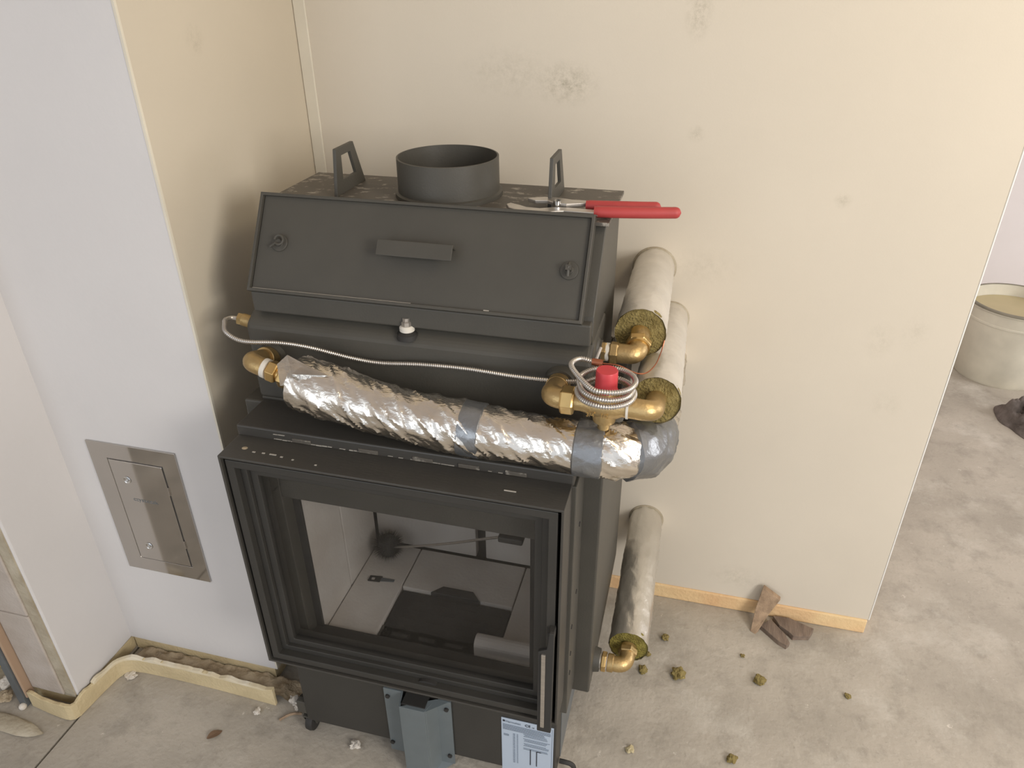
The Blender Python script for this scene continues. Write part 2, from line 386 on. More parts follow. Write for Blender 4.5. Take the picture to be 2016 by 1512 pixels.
# rectangular tabs in the step face
for x in (-0.70, -0.56, -0.45, -0.36, -0.27):
    sub('slot_plate', B((x-0.020, x+0.020, 1.0435, 1.047, 0.936, 0.9445)), M_blackdust, sh, S, bevel=0.001)
# scratches: short thin bare-metal scrapes along the bends
bm = bmesh.new()
for (x, y, z, l, wd) in [(-0.735,1.0445,0.9372,0.05,0.0012), (-0.665,1.0445,0.9372,0.085,0.0016), (-0.60,1.0445,0.9372,0.04,0.0012), (-0.49,1.0445,0.9372,0.06,0.0009), (-0.42,1.0445,0.9372,0.09,0.0007), (-0.33,1.0445,0.9372,0.07,0.0005),
                     (-0.755,1.0445,0.948,0.04,0.0008)]:
    xx = x-l/2
    while xx < x+l/2:
        q = 0.003 + 0.012*random.random()
        if random.random() < 0.72: box(bm, xx, min(xx+q, x+l/2), y-0.0002, y+0.002, z-wd*(0.2+0.7*random.random()), z+wd*(0.1+0.6*random.random()))
        xx += q + 0.0015*random.random()
for (x, y, l) in [(-0.775,0.995,0.006),(-0.755,0.996,0.006),(-0.735,0.996,0.014),(-0.715,0.993,0.005),(-0.69,0.99,0.004),(-0.64,0.985,0.004)]:
    box(bm, x-l/2, x+l/2, y, y+0.003, 0.9355, 0.9366)
box(bm, -0.28, -0.258, 0.998, 1.0, 0.9355, 0.937)
o = sub('paint_scrape', bm, M_scratch, sh, S); o['kind'] = 'stuff'

# outer door casing: a deep flanged rectangle
X0, X1, Z0, Z1, YF = -0.838, -0.166, 0.361, 0.935, 0.970
bm = bmesh.new()
prism_hole(bm, [(X0,Z0),(X1,Z0),(X1,Z1),(X0,Z1)], [(X0+.005,Z0+.005),(X1-.005,Z0+.005),(X1-.005,Z1-.005),(X0+.005,Z1-.005)], 'y', YF, 1.046)
fc = part('door_casing', bm, M_blackscr, bevel=0.0012)
bm = bmesh.new(); lathe(bm, [(0.0, 0.0), (0.006, 0.0)], (-0.800, 1.005, 0.9353), 'z', 20)
for v in bm.verts: v.co.x = -0.800 + (v.co.x+0.800)*1.0; v.co.y = 1.005 + (v.co.y-1.005)*0.8
sub('bolt_hole', bm, M_dirt, fc, S)
# door leaf: three stepped rings and the pane
def ring(x0,x1,z0,z1,w,y0,y1,bm=None, wt=None, wb=None):
    bm = bm or bmesh.new(); wt = wt or w; wb = wb or w
    prism_hole(bm, [(x0,z0),(x1,z0),(x1,z1),(x0,z1)], [(x0+w,z0+wb),(x1-w,z0+wb),(x1-w,z1-wt),(x0+w,z1-wt)], 'y', y0, y1); return bm
bm = ring(X0+.011, X1-.011, Z0+.010, Z1-.010, 0.017, 0.974, 1.03)
ring(X0+.028, X1-.028, Z0+.027, Z1-.027, 0.014, 0.990, 1.03, bm)
ring(X0+.042, X1-.042, Z0+.041, Z1-.041, 0.016, 0.9985, 1.03, bm)
dr = part('door_leaf', bm, M_door, bevel=0.0015)
ring_in = ring(-0.80, -0.204, 0.372, 0.93, 0.010, 1.03, 1.085)
sub('door_back_frame', ring(-0.812, -0.192, 0.3665, 0.90, 0.0585, 1.079, 1.086, bm=ring(-0.812, -0.192, 0.3665, 0.90, 0.012, 1.030, 1.079), wt=0.130, wb=0.0115), M_deep, dr, S, bevel=0.001)
ring_in.free()
sub('glass_pane', B((X0+.050, X1-.050, 1.006, 1.010, Z0+.050, Z1-.050)), M_glass, dr, S)
# deflector tab at the upper right of the opening and latch bump at the bottom edge
sub('latch_plate', B((-0.312, -0.262, 1.060, 1.087, 0.754, 0.768)), M_deep, dr, S, bevel=0.003)
bm = bmesh.new(); lathe(bm, [(0.0,-0.004),(0.022,-0.004),(0.02,0.012),(0.0,0.012)], (-0.455, 0.985, 0.386), 'y', 20)
for v in bm.verts: v.co.z = 0.386 + (v.co.z-0.386)*0.4
sub('latch_boss', bm, M_deep, dr, S, smooth=True)
# handle
bm = bmesh.new()
prism(bm, [(-0.203,0.368),(-0.174,0.368),(-0.172,0.66),(-0.182,0.66),(-0.186,0.615),(-0.203,0.605)], 'y', 0.944, 0.953)
box(bm, -0.194, -0.180, 0.953, 0.985, 0.40, 0.42); box(bm, -0.186, -0.174, 0.953, 0.985, 0.63, 0.65)
hd = part('door_handle', bm, M_deep, bevel=0.0015)
sub('steel_strip', B((-0.1955, -0.1875, 0.9405, 0.9445, 0.386, 0.602)), M_steel, hd, S, bevel=0.0006)

# ---- firebox lining
def brick(*b): return part('lining_brick', B(*b), M_chamotte, bevel=0.0025)
brick(-0.755, -0.631, 1.088, 1.405, 0.335, 0.360)            # floor left
brick(-0.628, -0.338, 1.262, 1.405, 0.335, 0.360)            # floor behind the grate
brick(-0.335, -0.249, 1.088, 1.405, 0.335, 0.360)            # floor right
brick(-0.785, -0.757, 1.088, 1.235, 0.345, 0.79)             # left wall
brick(-0.785, -0.757, 1.239, 1.40, 0.345, 0.79)
brick(-0.247, -0.219, 1.088, 1.235, 0.345, 0.79)             # right wall
brick(-0.247, -0.219, 1.239, 1.40, 0.345, 0.79)
brick(-0.755, -0.475, 1.410, 1.435, 0.362, 0.79)             # back left
brick(-0.448, -0.249, 1.410, 1.435, 0.362, 0.79)             # back right
part('back_plate', B((-0.79, -0.21, 1.437, 1.445, 0.34, 0.80)), M_deep)
part('baffle_plate', B((-0.755, -0.249, 1.13, 1.41, 0.795, 0.815)), M_chamotte, bevel=0.002)
bm = B((-0.752, -0.605, 1.20, 1.40, 0.0, 0.0))
bm.free()
# grate with slots and a raised tongue
bm = B((-0.6265, -0.3395, 1.098, 1.258, 0.337, 0.352))
prism(bm, [(-0.55,1.258),(-0.42,1.258),(-0.445,1.285),(-0.525,1.285)], 'z', 0.345, 0.364)
gr = part('grate', bm, M_grate, bevel=0.002)
for r in range(5):
    for c in range(4):
        x = -0.60 + c*0.068 + (0.02 if r % 2 else 0); y = 1.115 + r*0.029
        if x + 0.045 < -0.342:
            sub('slot', B((x, x+0.042, y, y+0.010, 0.3515, 0.3528)), M_deep, gr, S)
# log rest: chamotte bar with a rounded top
bm = bmesh.new()
prof = [(1.103,0.353),(1.103,0.385)] + [(1.122-0.019*math.cos(a), 0.385+0.016*math.sin(a)) for a in [k*PI/8 for k in range(1,9)]] + [(1.145,0.353)]
prism(bm, prof, 'x', -0.388, -0.252)
part('log_stop', bm, M_chamotte, bevel=0.002)

# ---- upper jacket: chamfered box
bm = bmesh.new()
prism(bm, [(1.152,0.9555),(1.152,1.118),(1.156,1.128),(1.186,1.146),(1.196,1.149),(1.335,1.149),(1.335,0.9555)], 'x', -0.852, -0.158)
part('upper_jacket', bm, M_black, bevel=0.010, segs=3)
# ---- hood
bm = bmesh.new()
prism(bm, [(1.186,1.145),(1.180,1.165),(1.187,1.20),(1.288,1.338),(1.483,1.338),(1.483,0.9555),(1.336,0.9555),(1.336,1.145)], 'x', -0.835, -0.162)
part('hood', bm, M_black, bevel=0.002)
part('top_plate', B((-0.830, -0.156, 1.270, 1.486, 1.338, 1.345)), M_blackdust, bevel=0.001)
# cover panel (local frame: s along the slope, n outwards)
a0 = Vector((0, 1.159, 1.197)); a1 = Vector((0, 1.265, 1.360)); ds = (a1-a0); LS = ds.length; ds.normalize(); dn = Vector((0, -ds.z, ds.y))
def slope(bm, pts3):   # transforms (x, s, n) boxes to world
    for v in bm.verts:
        x, s, n = v.co; v.co = Vector((x, 0, 0)) + a0 + ds*s + dn*n
def SB(*bx):
    bm = B(*bx); slope(bm, None); return bm
cv = part('cleanout_cover', SB((-0.830, -0.186, 0.004, LS-0.004, -0.024, -0.005)), M_black, bevel=0.002)
bm = bmesh.new()
prism_hole(bm, [(-0.836,0),(-0.180,0),(-0.180,LS),(-0.836,LS)], [(-0.8305,0.006),(-0.1855,0.006),(-0.1855,LS-0.006),(-0.8305,LS-0.006)], 'z', -0.026, 0.002)
slope(bm, None); sub('cover_rim', bm, M_black, cv, S, bevel=0.001)
bm = B((-0.828, -0.50, 0.0062, 0.0075, -0.0048, -0.003), (-0.36, -0.35, 0.0062, 0.0085, -0.0048, -0.003)); slope(bm, None)
o = sub('paint_scrape', bm, M_scratch, cv, S); o['kind'] = 'stuff'
# lip below the cover
part('hood_lip', B((-0.834, -0.164, 1.166, 1.188, 1.150, 1.192)), M_black, bevel=0.003)
# folded handle on the cover
bm = SB((-0.566, -0.428, 0.112, 0.115, -0.005, 0.024), (-0.570, -0.424, 0.086, 0.115, 0.022, 0.025))
sub('cover_handle', bm, M_black, cv, S, bevel=0.001)
# latch knobs at both ends
for x, s in ((-0.783, 0.098), (-0.214, 0.093)):
    bm = bmesh.new(); capped(lathe(bm, [(0.0165, 0.0), (0.0165, 0.003), (0.0075, 0.0032), (0.0075, 0.008)], (0, 0, 0), 'z', 24), bm)
    for v in bm.verts: v.co = (v.co.x + x, v.co.y + s, v.co.z - 0.005)
    slope(bm, None); kn = sub('latch_disc', bm, M_black, cv, S, smooth=True, bevel=0.0008)
    bm = bmesh.new()
    if x < -0.5:
        pth = [(x+0.003+0.009*math.cos(t), s+0.004+0.009*math.sin(t), 0.006) for t in [k*PI/8 for k in range(-6, 9)]]
        tube(bm, [(x-0.014, s-0.010, 0.004)] + pth, 0.0024, 8)
    else:
        tube(bm, [(x, s+0.012, 0.004), (x, s+0.004, 0.010), (x, s-0.012, 0.006)], 0.003, 8)
        box(bm, x-0.005, x+0.005, s-0.002, s+0.007, 0.0, 0.012)
    slope(bm, None); part('latch_hook', bm, M_black, smooth=True)

# ---- flue collar
bm = bmesh.new()
lathe(bm, [(0.1065,0.0),(0.1065,0.008),(0.1005,0.010),(0.1,0.074),(0.0965,0.0745),(0.0965,0.001),(0.02,0.001)], (-0.492, 1.388, 1.345), 'z', 72)
fl = part('flue_collar', bm, M_black, smooth=True, angle=0.6)
# ---- lifting lugs
for nm, x, yb in (('lifting_lug', -0.702, 1.330), ('lifting_lug', -0.277, 1.350)):
    dy = yb - 1.330
    bm = bmesh.new()
    prism_hole(bm, [(1.312+dy,1.345),(1.445+dy,1.345),(1.405+dy,1.434),(1.328+dy,1.434)], [(1.346+dy,1.372),(1.405+dy,1.372),(1.388+dy,1.418),(1.348+dy,1.418)], 'x', x-0.0035, x+0.0035)
    part(nm, bm, M_black, bevel=0.001)
# ---- vent plug on the jacket top
bm = bmesh.new(); capped(lathe(bm, [(0.021,0.0),(0.020,0.010),(0.013,0.014)], (-0.512, 1.168, 1.128), 'z', 24), bm)
vb = part('vent_boss', bm, M_deep, smooth=True)
bm = bmesh.new(); capped(lathe(bm, [(0.012,0.0),(0.0145,0.002),(0.0145,0.009),(0.0115,0.012)], (-0.512, 1.168, 1.142), 'z', 24), bm)
sub('sealing_tape', bm, M_ptfe, vb, S, smooth=True)
bm = bmesh.new(); capped(lathe(bm, [(0.0105,0.0),(0.0105,0.008),(0.0075,0.010),(0.0075,0.016)], (-0.512, 1.168, 1.154), 'z', 8), bm)
sub('steel_nipple', bm, M_steel, vb, S)
# ---- black sockets where fittings screw in
bm = bmesh.new(); lathe(bm, [(0.0,0),(0.034,0.0),(0.030,0.004),(0.024,0.008),(0.024,0.012),(0.0,0.012)], (-0.1625, 1.232, 1.108), 'x', 24); part('socket', bm, M_black, smooth=True)
bm = bmesh.new(); lathe(bm, [(0.0,0),(0.030,0.0),(0.027,0.016),(0.0,0.016)], (-0.124, 1.212, 0.296), 'x', 24); part('socket', bm, M_black, smooth=True)
bm = bmesh.new(); lathe(bm, [(0.0,-0.016),(0.027,-0.016),(0.030,0.0),(0.0,0.0)], (-0.212, 1.153, 1.085), 'y', 24); part('socket', bm, M_black, smooth=True)
bm = bmesh.new(); lathe(bm, [(0.0,-0.012),(0.027,-0.012),(0.030,0.0),(0.0,0.0)], (-0.800, 1.153, 1.062), 'y', 24); part('socket', bm, M_black, smooth=True)

# ---- air intake cover
bm = bmesh.new()
prism(bm, [(-0.595,1.041),(-0.595,1.036),(-0.549,1.036),(-0.541,1.000),(-0.479,1.000),(-0.462,1.036),(-0.427,1.036),(-0.427,1.041),(-0.458,1.041),(-0.476,1.004),(-0.538,1.004),(-0.546,1.041)], 'z', 0.030, 0.262)
for v in bm.verts:
    if v.co.z > 0.2 and v.co.y < 1.02: v.co.z = 0.258
    if v.co.z < 0.1 and v.co.y < 1.02: v.co.z = 0.012
ai = part('air_intake_cover', bm, M_grey, bevel=0.0008)
for x, z in ((-0.585,0.237), (-0.588,0.063), (-0.438,0.236), (-0.438,0.062)):
    bm = bmesh.new(); lathe(bm, [(0.0, 0.0),(0.0055,-0.0005),(0.0055,0.004),(0.003,0.005)], (x, 1.032, z), 'y', 12)
    sub('bolt', bm, M_deep, ai, S, smooth=True)
sub('dark_hollow_fill', B((-0.537, -0.480, 1.008, 1.040, 0.20, 0.262)), M_deep, ai, S)  # dark block standing in for the shade inside the open hollow

# ---- rating plate
rp = part('rating_plate', B((-0.307, -0.184, 1.0395, 1.0415, 0.055, 0.247)), M_label, bevel=0.0005)
pp = []
def bar(x0, x1, z0, z1): pp.append((x0, x1, 1.0385, 1.0396, z0, z1))
bar(-0.303, -0.298, 0.236, 0.241)
sub('print_mark', B(*pp), M_inkd, rp, S); pp = []
zz = 0.227
for k in range(5):
    bar(-0.303, -0.188 - 0.02*random.random(), zz-0.0018, zz); zz -= 0.0042
for k in range(11):
    bar(-0.255+0.004*random.random(), -0.192-0.01*random.random(), zz-0.0016, zz-0.0002)
    if k % 3 != 2: zz -= 0.0042
    else: zz -= 0.0085
for k in range(22):
    bar(-0.279, -0.274, 0.198-k*0.005-0.002, 0.198-k*0.005); bar(-0.270, -0.267, 0.198-k*0.005-0.002, 0.198-k*0.005)
bar(-0.301, -0.289, 0.190, 0.192); bar(-0.301, -0.289, 0.186, 0.188); bar(-0.187, -0.1865, 0.06, 0.243)
o = sub('print_line', B(*pp), M_ink, rp, S); o['kind'] = 'stuff'
pp = []; bar(-0.2385, -0.2365, 0.095, 0.153); bar(-0.2235, -0.2215, 0.095, 0.151)
bar(-0.2215, -0.212, 0.149, 0.151)
sub('print_stroke', B(*pp), M_inkd, rp, S)
def text(name, body, size, loc, rot, m, parent, grand, ext=0.0004, shear=0, sx=1.0):
    c = bpy.data.curves.new(name, 'FONT'); c.body = body; c.size = size; c.extrude = ext; c.shear = shear
    t = bpy.data.objects.new(name, c); COL.objects.link(t); t.rotation_euler = rot; t.location = loc; t.scale = (sx,1,1)
    bpy.context.view_layer.update()
    dg = bpy.context.evaluated_depsgraph_get(); me = bpy.data.meshes.new_from_object(t.evaluated_get(dg))
    me.transform(t.matrix_world); me.transform(Matrix.Translation(-grand.location))
    bpy.data.objects.remove(t); me.materials.clear(); me.materials.append(m)
    o = bpy.data.objects.new(name, me); COL.objects.link(o); o.parent = parent; return o
text('lettering', 'Marmoket', 0.0085, (-0.2965, 1.039, 0.2345), (PI/2,0,0), M_ink, rp, S)
text('ce_mark', 'CE', 0.011, (-0.251, 1.039, 0.233), (PI/2,0,0), M_inkd, rp, S)
text('lettering', '14', 0.006, (-0.235, 1.039, 0.232), (PI/2,0,0), M_inkd, rp, S)

# ---- feet: castors and brackets
def castor(x, y, side):
    bm = bmesh.new(); capped(lathe(bm, [(0.021,-0.011),(0.028,-0.009),(0.030,0.0),(0.028,0.009),(0.021,0.011)], (x, y, 0.030), 'x', 28), bm)
    c = part('castor_wheel', bm, M_deep, smooth=True)
    bm = bmesh.new(); lathe(bm, [(0.0,-0.0135),(0.008,-0.0135),(0.010,-0.011),(0.010,0.011),(0.008,0.0135),(0.0,0.0135)], (x, y, 0.030), 'x', 14); sub('hub', bm, M_steel if False else M_black, c, S, smooth=True)
    bm = bmesh.new(); prism(bm, [(y-0.020,0.058),(y+0.024,0.058),(y+0.010,0.026),(y-0.010,0.026)], 'x', x-0.0165, x-0.0138)
    prism(bm, [(y-0.020,0.058),(y+0.024,0.058),(y+0.010,0.026),(y-0.010,0.026)], 'x', x+0.0138, x+0.0165)
    box(bm, x-0.0165, x+0.0165, y-0.02, y+0.024, 0.0555, 0.060); part('castor_fork', bm, M_black, bevel=0.001)
castor(-0.827, 1.066, -1); castor(-0.205, 1.10, 1); castor(-0.80, 1.45, -1); castor(-0.205, 1.45, 1)
bm = bmesh.new(); prism(bm, [(1.045,0.075),(1.085,0.07),(1.085,0.105),(1.06,0.118),(1.045,0.118)], 'x', -0.852, -0.826); part('foot_bracket', bm, M_black, bevel=0.002)
# looped bracket at the right front foot
bm = bmesh.new()
pth = [(-0.176, 1.085, 0.066), (-0.160, 1.085, 0.066), (-0.147, 1.087, 0.060), (-0.140, 1.088, 0.045), (-0.140, 1.088, 0.006)]
tube(bm, smooth_path(pth, 0.006), 0.006, 10); part('loop_bracket', bm, M_deep, smooth=True)
# silvery sheet seen behind the plinth on the right
part('rear_foil_apron', B((-0.179, -0.1765, 1.10, 1.33, 0.06, 0.262)), M_galv, bevel=0.0005)

# ================================================================ INSULATED PIPES
def wrinkle_tube(path, r, sides=56, amp=0.003, freq=28, seed=0.0, twist=30.0, cap=False, rfun=None):
    bm = bmesh.new(); n = len(path); acc = [0.0]
    for i in range(1, n): acc.append(acc[-1] + (Vector(path[i])-Vector(path[i-1])).length)
    def rf(i, a, r_):
        L = acc[i]; ph = a + L*twist
        v = Vector((math.cos(ph)*1.6 + seed, math.sin(ph)*1.6, L*freq*0.35))
        w1 = 1.0 - abs(noise.noise(v))*2.2
        v2 = Vector((math.cos(a)*3.2 + seed*2, math.sin(a)*3.2, L*freq*1.2)); w2 = noise.noise(v2)
        v3 = Vector((math.cos(ph*1.0)*5 + seed*3, math.sin(ph*1.0)*5, L*freq*1.1)); w3 = abs(noise.noise(v3))
        return (rfun(L/acc[-1], a) if rfun else r_) + amp*(0.9*w1**5 if w1 > 0 else 0) + amp*0.30*w2 - amp*0.45*max(0, w3-0.12)*2
    tube(bm, path, r, sides, cap, rf=rf); return bm
def wool_disc(c, n, r, seed, th=0.012, m=M_wool):
    bm = bmesh.new(); n = Vector(n).normalized(); up = Vector((0,0,1)); U = (up - n*up.dot(n)).normalized(); V = n.cross(U); c = Vector(c)
    S_, K = 36, 7; prev = None; cen = bm.verts.new(c + n*0.001)
    edge = lambda a: r*(1.0 + 0.05*noise.noise(Vector((math.cos(a)*1.5+seed, math.sin(a)*1.5, seed))) + 0.03*noise.noise(Vector((math.cos(a)*5+seed, math.sin(a)*5, 0))))
    for k in range(1, K+1):
        ringv = []
        for s in range(S_):
            a = 2*PI*s/S_; rr_ = edge(a)*k/K
            h = 0.004*noise.noise(Vector((rr_*40*math.cos(a)+seed, rr_*40*math.sin(a), 5))) if k < K else -0.001
            ringv.append(bm.verts.new(c + (U*math.cos(a)+V*math.sin(a))*rr_ + n*h))
        for s in range(S_):
            if prev is None: bm.faces.new((cen, ringv[s], ringv[(s+1)%S_]))
            else: bm.faces.new((prev[s], ringv[s], ringv[(s+1)%S_], prev[(s+1)%S_]))
        prev = ringv
    back = [bm.verts.new(v.co - n*th) for v in prev]
    for s in range(S_): bm.faces.new((prev[s], back[s], back[(s+1)%S_], prev[(s+1)%S_]))
    bm.faces.new(back[::-1]); return bm
def straight(a, b, step):
    a, b = Vector(a), Vector(b); n = max(2, int((b-a).length/step)); return [a.lerp(b, i/n) for i in range(n+1)]

def pipe(name, label, a, b, r, seed, amp, m, wm):
    T = thing(name, label, 'pipe', a, None)
    a_, b_ = Vector(a), Vector(b); n = (a_-b_).normalized()
    pth = straight(a, b, 0.006)
    finish('foil_jacket', wrinkle_tube(pth, r, 48, amp, 26, seed, 6.0), m, T, smooth=True, angle=0.9)
    finish('wool_end', wool_disc(a_ - n*0.003, n, r*0.985, seed, m=wm), wm, T, smooth=True, angle=1.2)
    return T
A0, A1 = (-0.0865, 1.290, 1.128), (-0.097, 1.752, 1.088)
B0, B1 = (-0.0385, 1.122, 1.083), (-0.045, 1.752, 0.957)
C1 = (-0.040, 1.752, 0.842)
D0, D1 = (-0.0470, 1.262, 0.302), (-0.052, 1.752, 0.300)
pa = pipe('insulated_pipe', 'thick foil-wrapped pipe nearest the hood, olive wool at its open end', A0, A1, 0.049, 1.3, 0.0012, M_foilm, M_wool)
pb = pipe('insulated_pipe', 'thinner foil-wrapped pipe running to the wall below and right of the thickest one', B0, B1, 0.043, 4.1, 0.0012, M_foilm, M_wool)
pd = pipe('insulated_pipe', 'foil-wrapped pipe low beside the insert, just above the concrete floor', D0, D1, 0.047, 8.8, 0.0026, M_foils, M_wool2)
# wool rings on the wall-facing ends are hidden, small dark gap rings where pipes enter the wall
for (t, c, r) in ((pa, A1, 0.052), (pb, B1, 0.045), (pd, D1, 0.049)):
    bm = bmesh.new(); lathe(bm, [(r-0.006,-0.003),(r+0.0012,-0.003),(r+0.0018,0.0)], (c[0], YW-0.0005, c[2]), 'y', 48); finish('wall_gap_ring', bm, M_mortar, t)

# long crinkled tube lying along the front, bending back to the wall
ctr = [(-0.700,1.070,1.062), (-0.60,1.064,1.044), (-0.48,1.056,1.028), (-0.34,1.058,1.015), (-0.20,1.056,1.011), (-0.118,1.058,1.009), (-0.074,1.074,1.005), (-0.052,1.112,0.990), (-0.046,1.16,0.982), (-0.043,1.30,0.945), C1]
cp = smooth_path(ctr, 0.0042)
T = thing('insulated_pipe', 'long crinkled silver foil pipe lying across the front of the insert', 'pipe', (-0.40, 1.05, 1.0))
def rc(t, a): return 0.0505 - 0.004*min(1, t*3) + 0.002*math.sin(t*31)
finish('foil_jacket', wrinkle_tube(cp, 0.048, 72, 0.0042, 30, 2.2, -17.0, rfun=rc), M_foil, T, smooth=True, angle=0.55)
d0 = (cp[0]-cp[3]).normalized()
finish('wool_end', wool_disc(cp[0]+d0*(-0.004), d0, 0.048, 3.0), M_wool, T, smooth=True)
# loose peaked flap of foil at the left end
bm = bmesh.new()
fl0 = [Vector(p) for p in ((-0.722,1.045,1.108),(-0.700,1.050,1.128),(-0.668,1.050,1.113),(-0.62,1.045,1.098),(-0.66,1.03,1.085),(-0.71,1.025,1.075))]
vs = [bm.verts.new(p) for p in fl0]; c_ = bm.verts.new((-0.685,1.030,1.100)); 
for i in range(6): bm.faces.new((vs[i], vs[(i+1)%6], c_))
ex = bmesh.ops.solidify(bm, geom=bm.faces[:], thickness=0.0015)
finish('foil_flap', bm, M_foil, T)
def band(i0, i1, r, seed, m=M_tape, amp=0.0012):
    pth = cp[i0:i1]
    bm = bmesh.new()
    def rf(i, a, r_):
        L = (i0+i)*0.0042
        return r + amp*noise.noise(Vector((math.cos(a)*2.2+seed, math.sin(a)*2.2, L*34))) + amp*abs(noise.noise(Vector((math.cos(a+L*20)*4, math.sin(a+L*20)*4, L*50))))
    rl = [0.0440] + [r]*(len(pth)-2) + [0.0440]
    rings = tube(bm, pth, rl, 64, False, rf=lambda i, a, q: q if i in (0, len(pth)-1) else rf(i, a, q))
    return bm
def idx(x):
    return min(range(len(cp)), key=lambda i: abs(cp[i].x-x) + (10 if cp[i].y > 1.10 else 0))
finish('tape_band', band(idx(-0.378), idx(-0.325), 0.0505, 1.0), M_tape, T, smooth=True, angle=0.7)
finish('tape_band', band(idx(-0.168), idx(-0.110), 0.0505, 5.0, amp=0.002), M_tape, T, smooth=True, angle=0.7)
ie = idx(-0.082)
finish('tape_band', band(ie, min(len(cp)-1, ie+34), 0.0515, 9.0, amp=0.0045), M_tape, T, smooth=True, angle=0.7)

# ================================================================ BRASS FITTINGS
def hexnut(bm, a, b, r, rot=0.0):
    """hexagonal nut with chamfered ends between points a and b"""
    a, b = Vector(a), Vector(b); d = (b-a)
    tube(bm, [a, a+d*0.14, a+d*0.86, b], [r*0.90, r, r, r*0.90], 6, True, rot)
def pipe_path(pts, r, n=8):
    """polyline with filleted corners"""
    P = [Vector(p) for p in pts]; out = [P[0]]
    for i in range(1, len(P)-1):
        a = (P[i-1]-P[i]).normalized(); b = (P[i+1]-P[i]).normalized()
        s = P[i] + a*r; e = P[i] + b*r
        for k in range(n+1):
            t = k/n; out.append(s*(1-t)**2 + P[i]*2*t*(1-t) + e*t*t)
    out.append(P[-1]); return out
# --- upper right elbow
E1 = thing('brass_elbow', 'brass elbow with two hex nuts joining the insert to the thickest foil pipe', 'pipe fitting', (-0.10, 1.235, 1.11))
bm = bmesh.new(); tube(bm, pipe_path([(-0.120,1.234,1.110),(-0.085,1.234,1.110),(-0.086,1.292,1.128)], 0.017), 0.0185, 28)
finish('elbow_body', bm, M_brass, E1, smooth=True)
bm = bmesh.new(); hexnut(bm, (-0.1365,1.234,1.110), (-0.1195,1.234,1.110), 0.0215, 0.3); finish('hex_nut', bm, M_brass, E1, bevel=0.0008)
bm = bmesh.new(); hexnut(bm, (-0.153,1.234,1.110), (-0.1415,1.234,1.110), 0.020, 0.1); finish('hex_nut', bm, M_brass, E1, bevel=0.0008)
bm = bmesh.new(); cyl(bm, (-0.143,1.234,1.110), (-0.136,1.234,1.110), 0.0175); finish('sealing_tape', bm, M_ptfe, E1, smooth=True)
bm = bmesh.new(); hexnut(bm, (-0.0862,1.258,1.117), (-0.0864,1.272,1.1215), 0.0245, 0.4); finish('hex_nut', bm, M_brass2, E1, bevel=0.0008)
bm = bmesh.new(); cyl(bm, (-0.0862,1.252,1.1155), (-0.0862,1.258,1.117), 0.0225); cyl(bm, (-0.0864,1.272,1.1215), (-0.0864,1.294,1.129), 0.0185); finish('collar', bm, M_brass2, E1, smooth=True)
# --- lower right elbow
E2 = thing('brass_elbow', 'brass elbow low on the insert side joining the foil pipe near the floor', 'pipe fitting', (-0.07, 1.212, 0.295))
bm = bmesh.new(); tube(bm, pipe_path([(-0.078,1.210,0.296),(-0.047,1.210,0.296),(-0.047,1.264,0.302)], 0.022), 0.0185, 28)
finish('elbow_body', bm, M_brass, E2, smooth=True)
bm = bmesh.new(); cyl(bm, (-0.090,1.210,0.296), (-0.076,1.210,0.296), 0.0215, 28); finish('collar', bm, M_brass, E2, smooth=True, bevel=0.001)
bm = bmesh.new(); hexnut(bm, (-0.105,1.210,0.296), (-0.0925,1.210,0.296), 0.0235, 0.2); finish('hex_nut', bm, M_brass2, E2, bevel=0.0008)
bm = bmesh.new(); cyl(bm, (-0.094,1.210,0.296), (-0.089,1.210,0.296), 0.019); cyl(bm, (-0.110,1.210,0.296), (-0.103,1.210,0.296), 0.017); finish('sealing_tape', bm, M_ptfe, E2, smooth=True)
bm = bmesh.new(); hexnut(bm, (-0.047,1.240,0.2995), (-0.047,1.2555,0.301), 0.0235, 0.3); finish('hex_nut', bm, M_brass, E2, bevel=0.0008)
# --- left elbow and union
E3 = thing('brass_elbow', 'brass elbow and union nut at the left end of the crinkled foil pipe', 'pipe fitting', (-0.775, 1.08, 1.08))
P1 = Vector((-0.800,1.145,1.062)); P2 = Vector((-0.803,1.076,1.088)); P3 = Vector((-0.700,1.070,1.060)); d = (P3-P2).normalized()
bm = bmesh.new(); tube(bm, pipe_path([P1, P2, P2+d*0.036], 0.020), 0.0185, 28); finish('elbow_body', bm, M_brass, E3, smooth=True)
bm = bmesh.new(); cyl(bm, P1, P1.lerp(P2, 0.35), 0.0225); finish('collar', bm, M_brass, E3, smooth=True, bevel=0.001)
bm = bmesh.new(); cyl(bm, P2+d*0.033, P2+d*0.042, 0.0195); finish('sealing_tape', bm, M_ptfe, E3, smooth=True)
bm = bmesh.new(); cyl(bm, P2+d*0.040, P2+d*0.100, 0.0135); finish('tail_pipe', bm, M_brass2, E3, smooth=True)
bm = bmesh.new(); hexnut(bm, P2+d*0.044, P2+d*0.064, 0.0215, 0.15); finish('hex_nut', bm, M_brass2, E3, bevel=0.0008)
bm = bmesh.new(); hexnut(bm, P2+d*0.070, P2+d*0.090, 0.0235, 0.5); finish('hex_nut', bm, M_brass2, E3, bevel=0.0008)
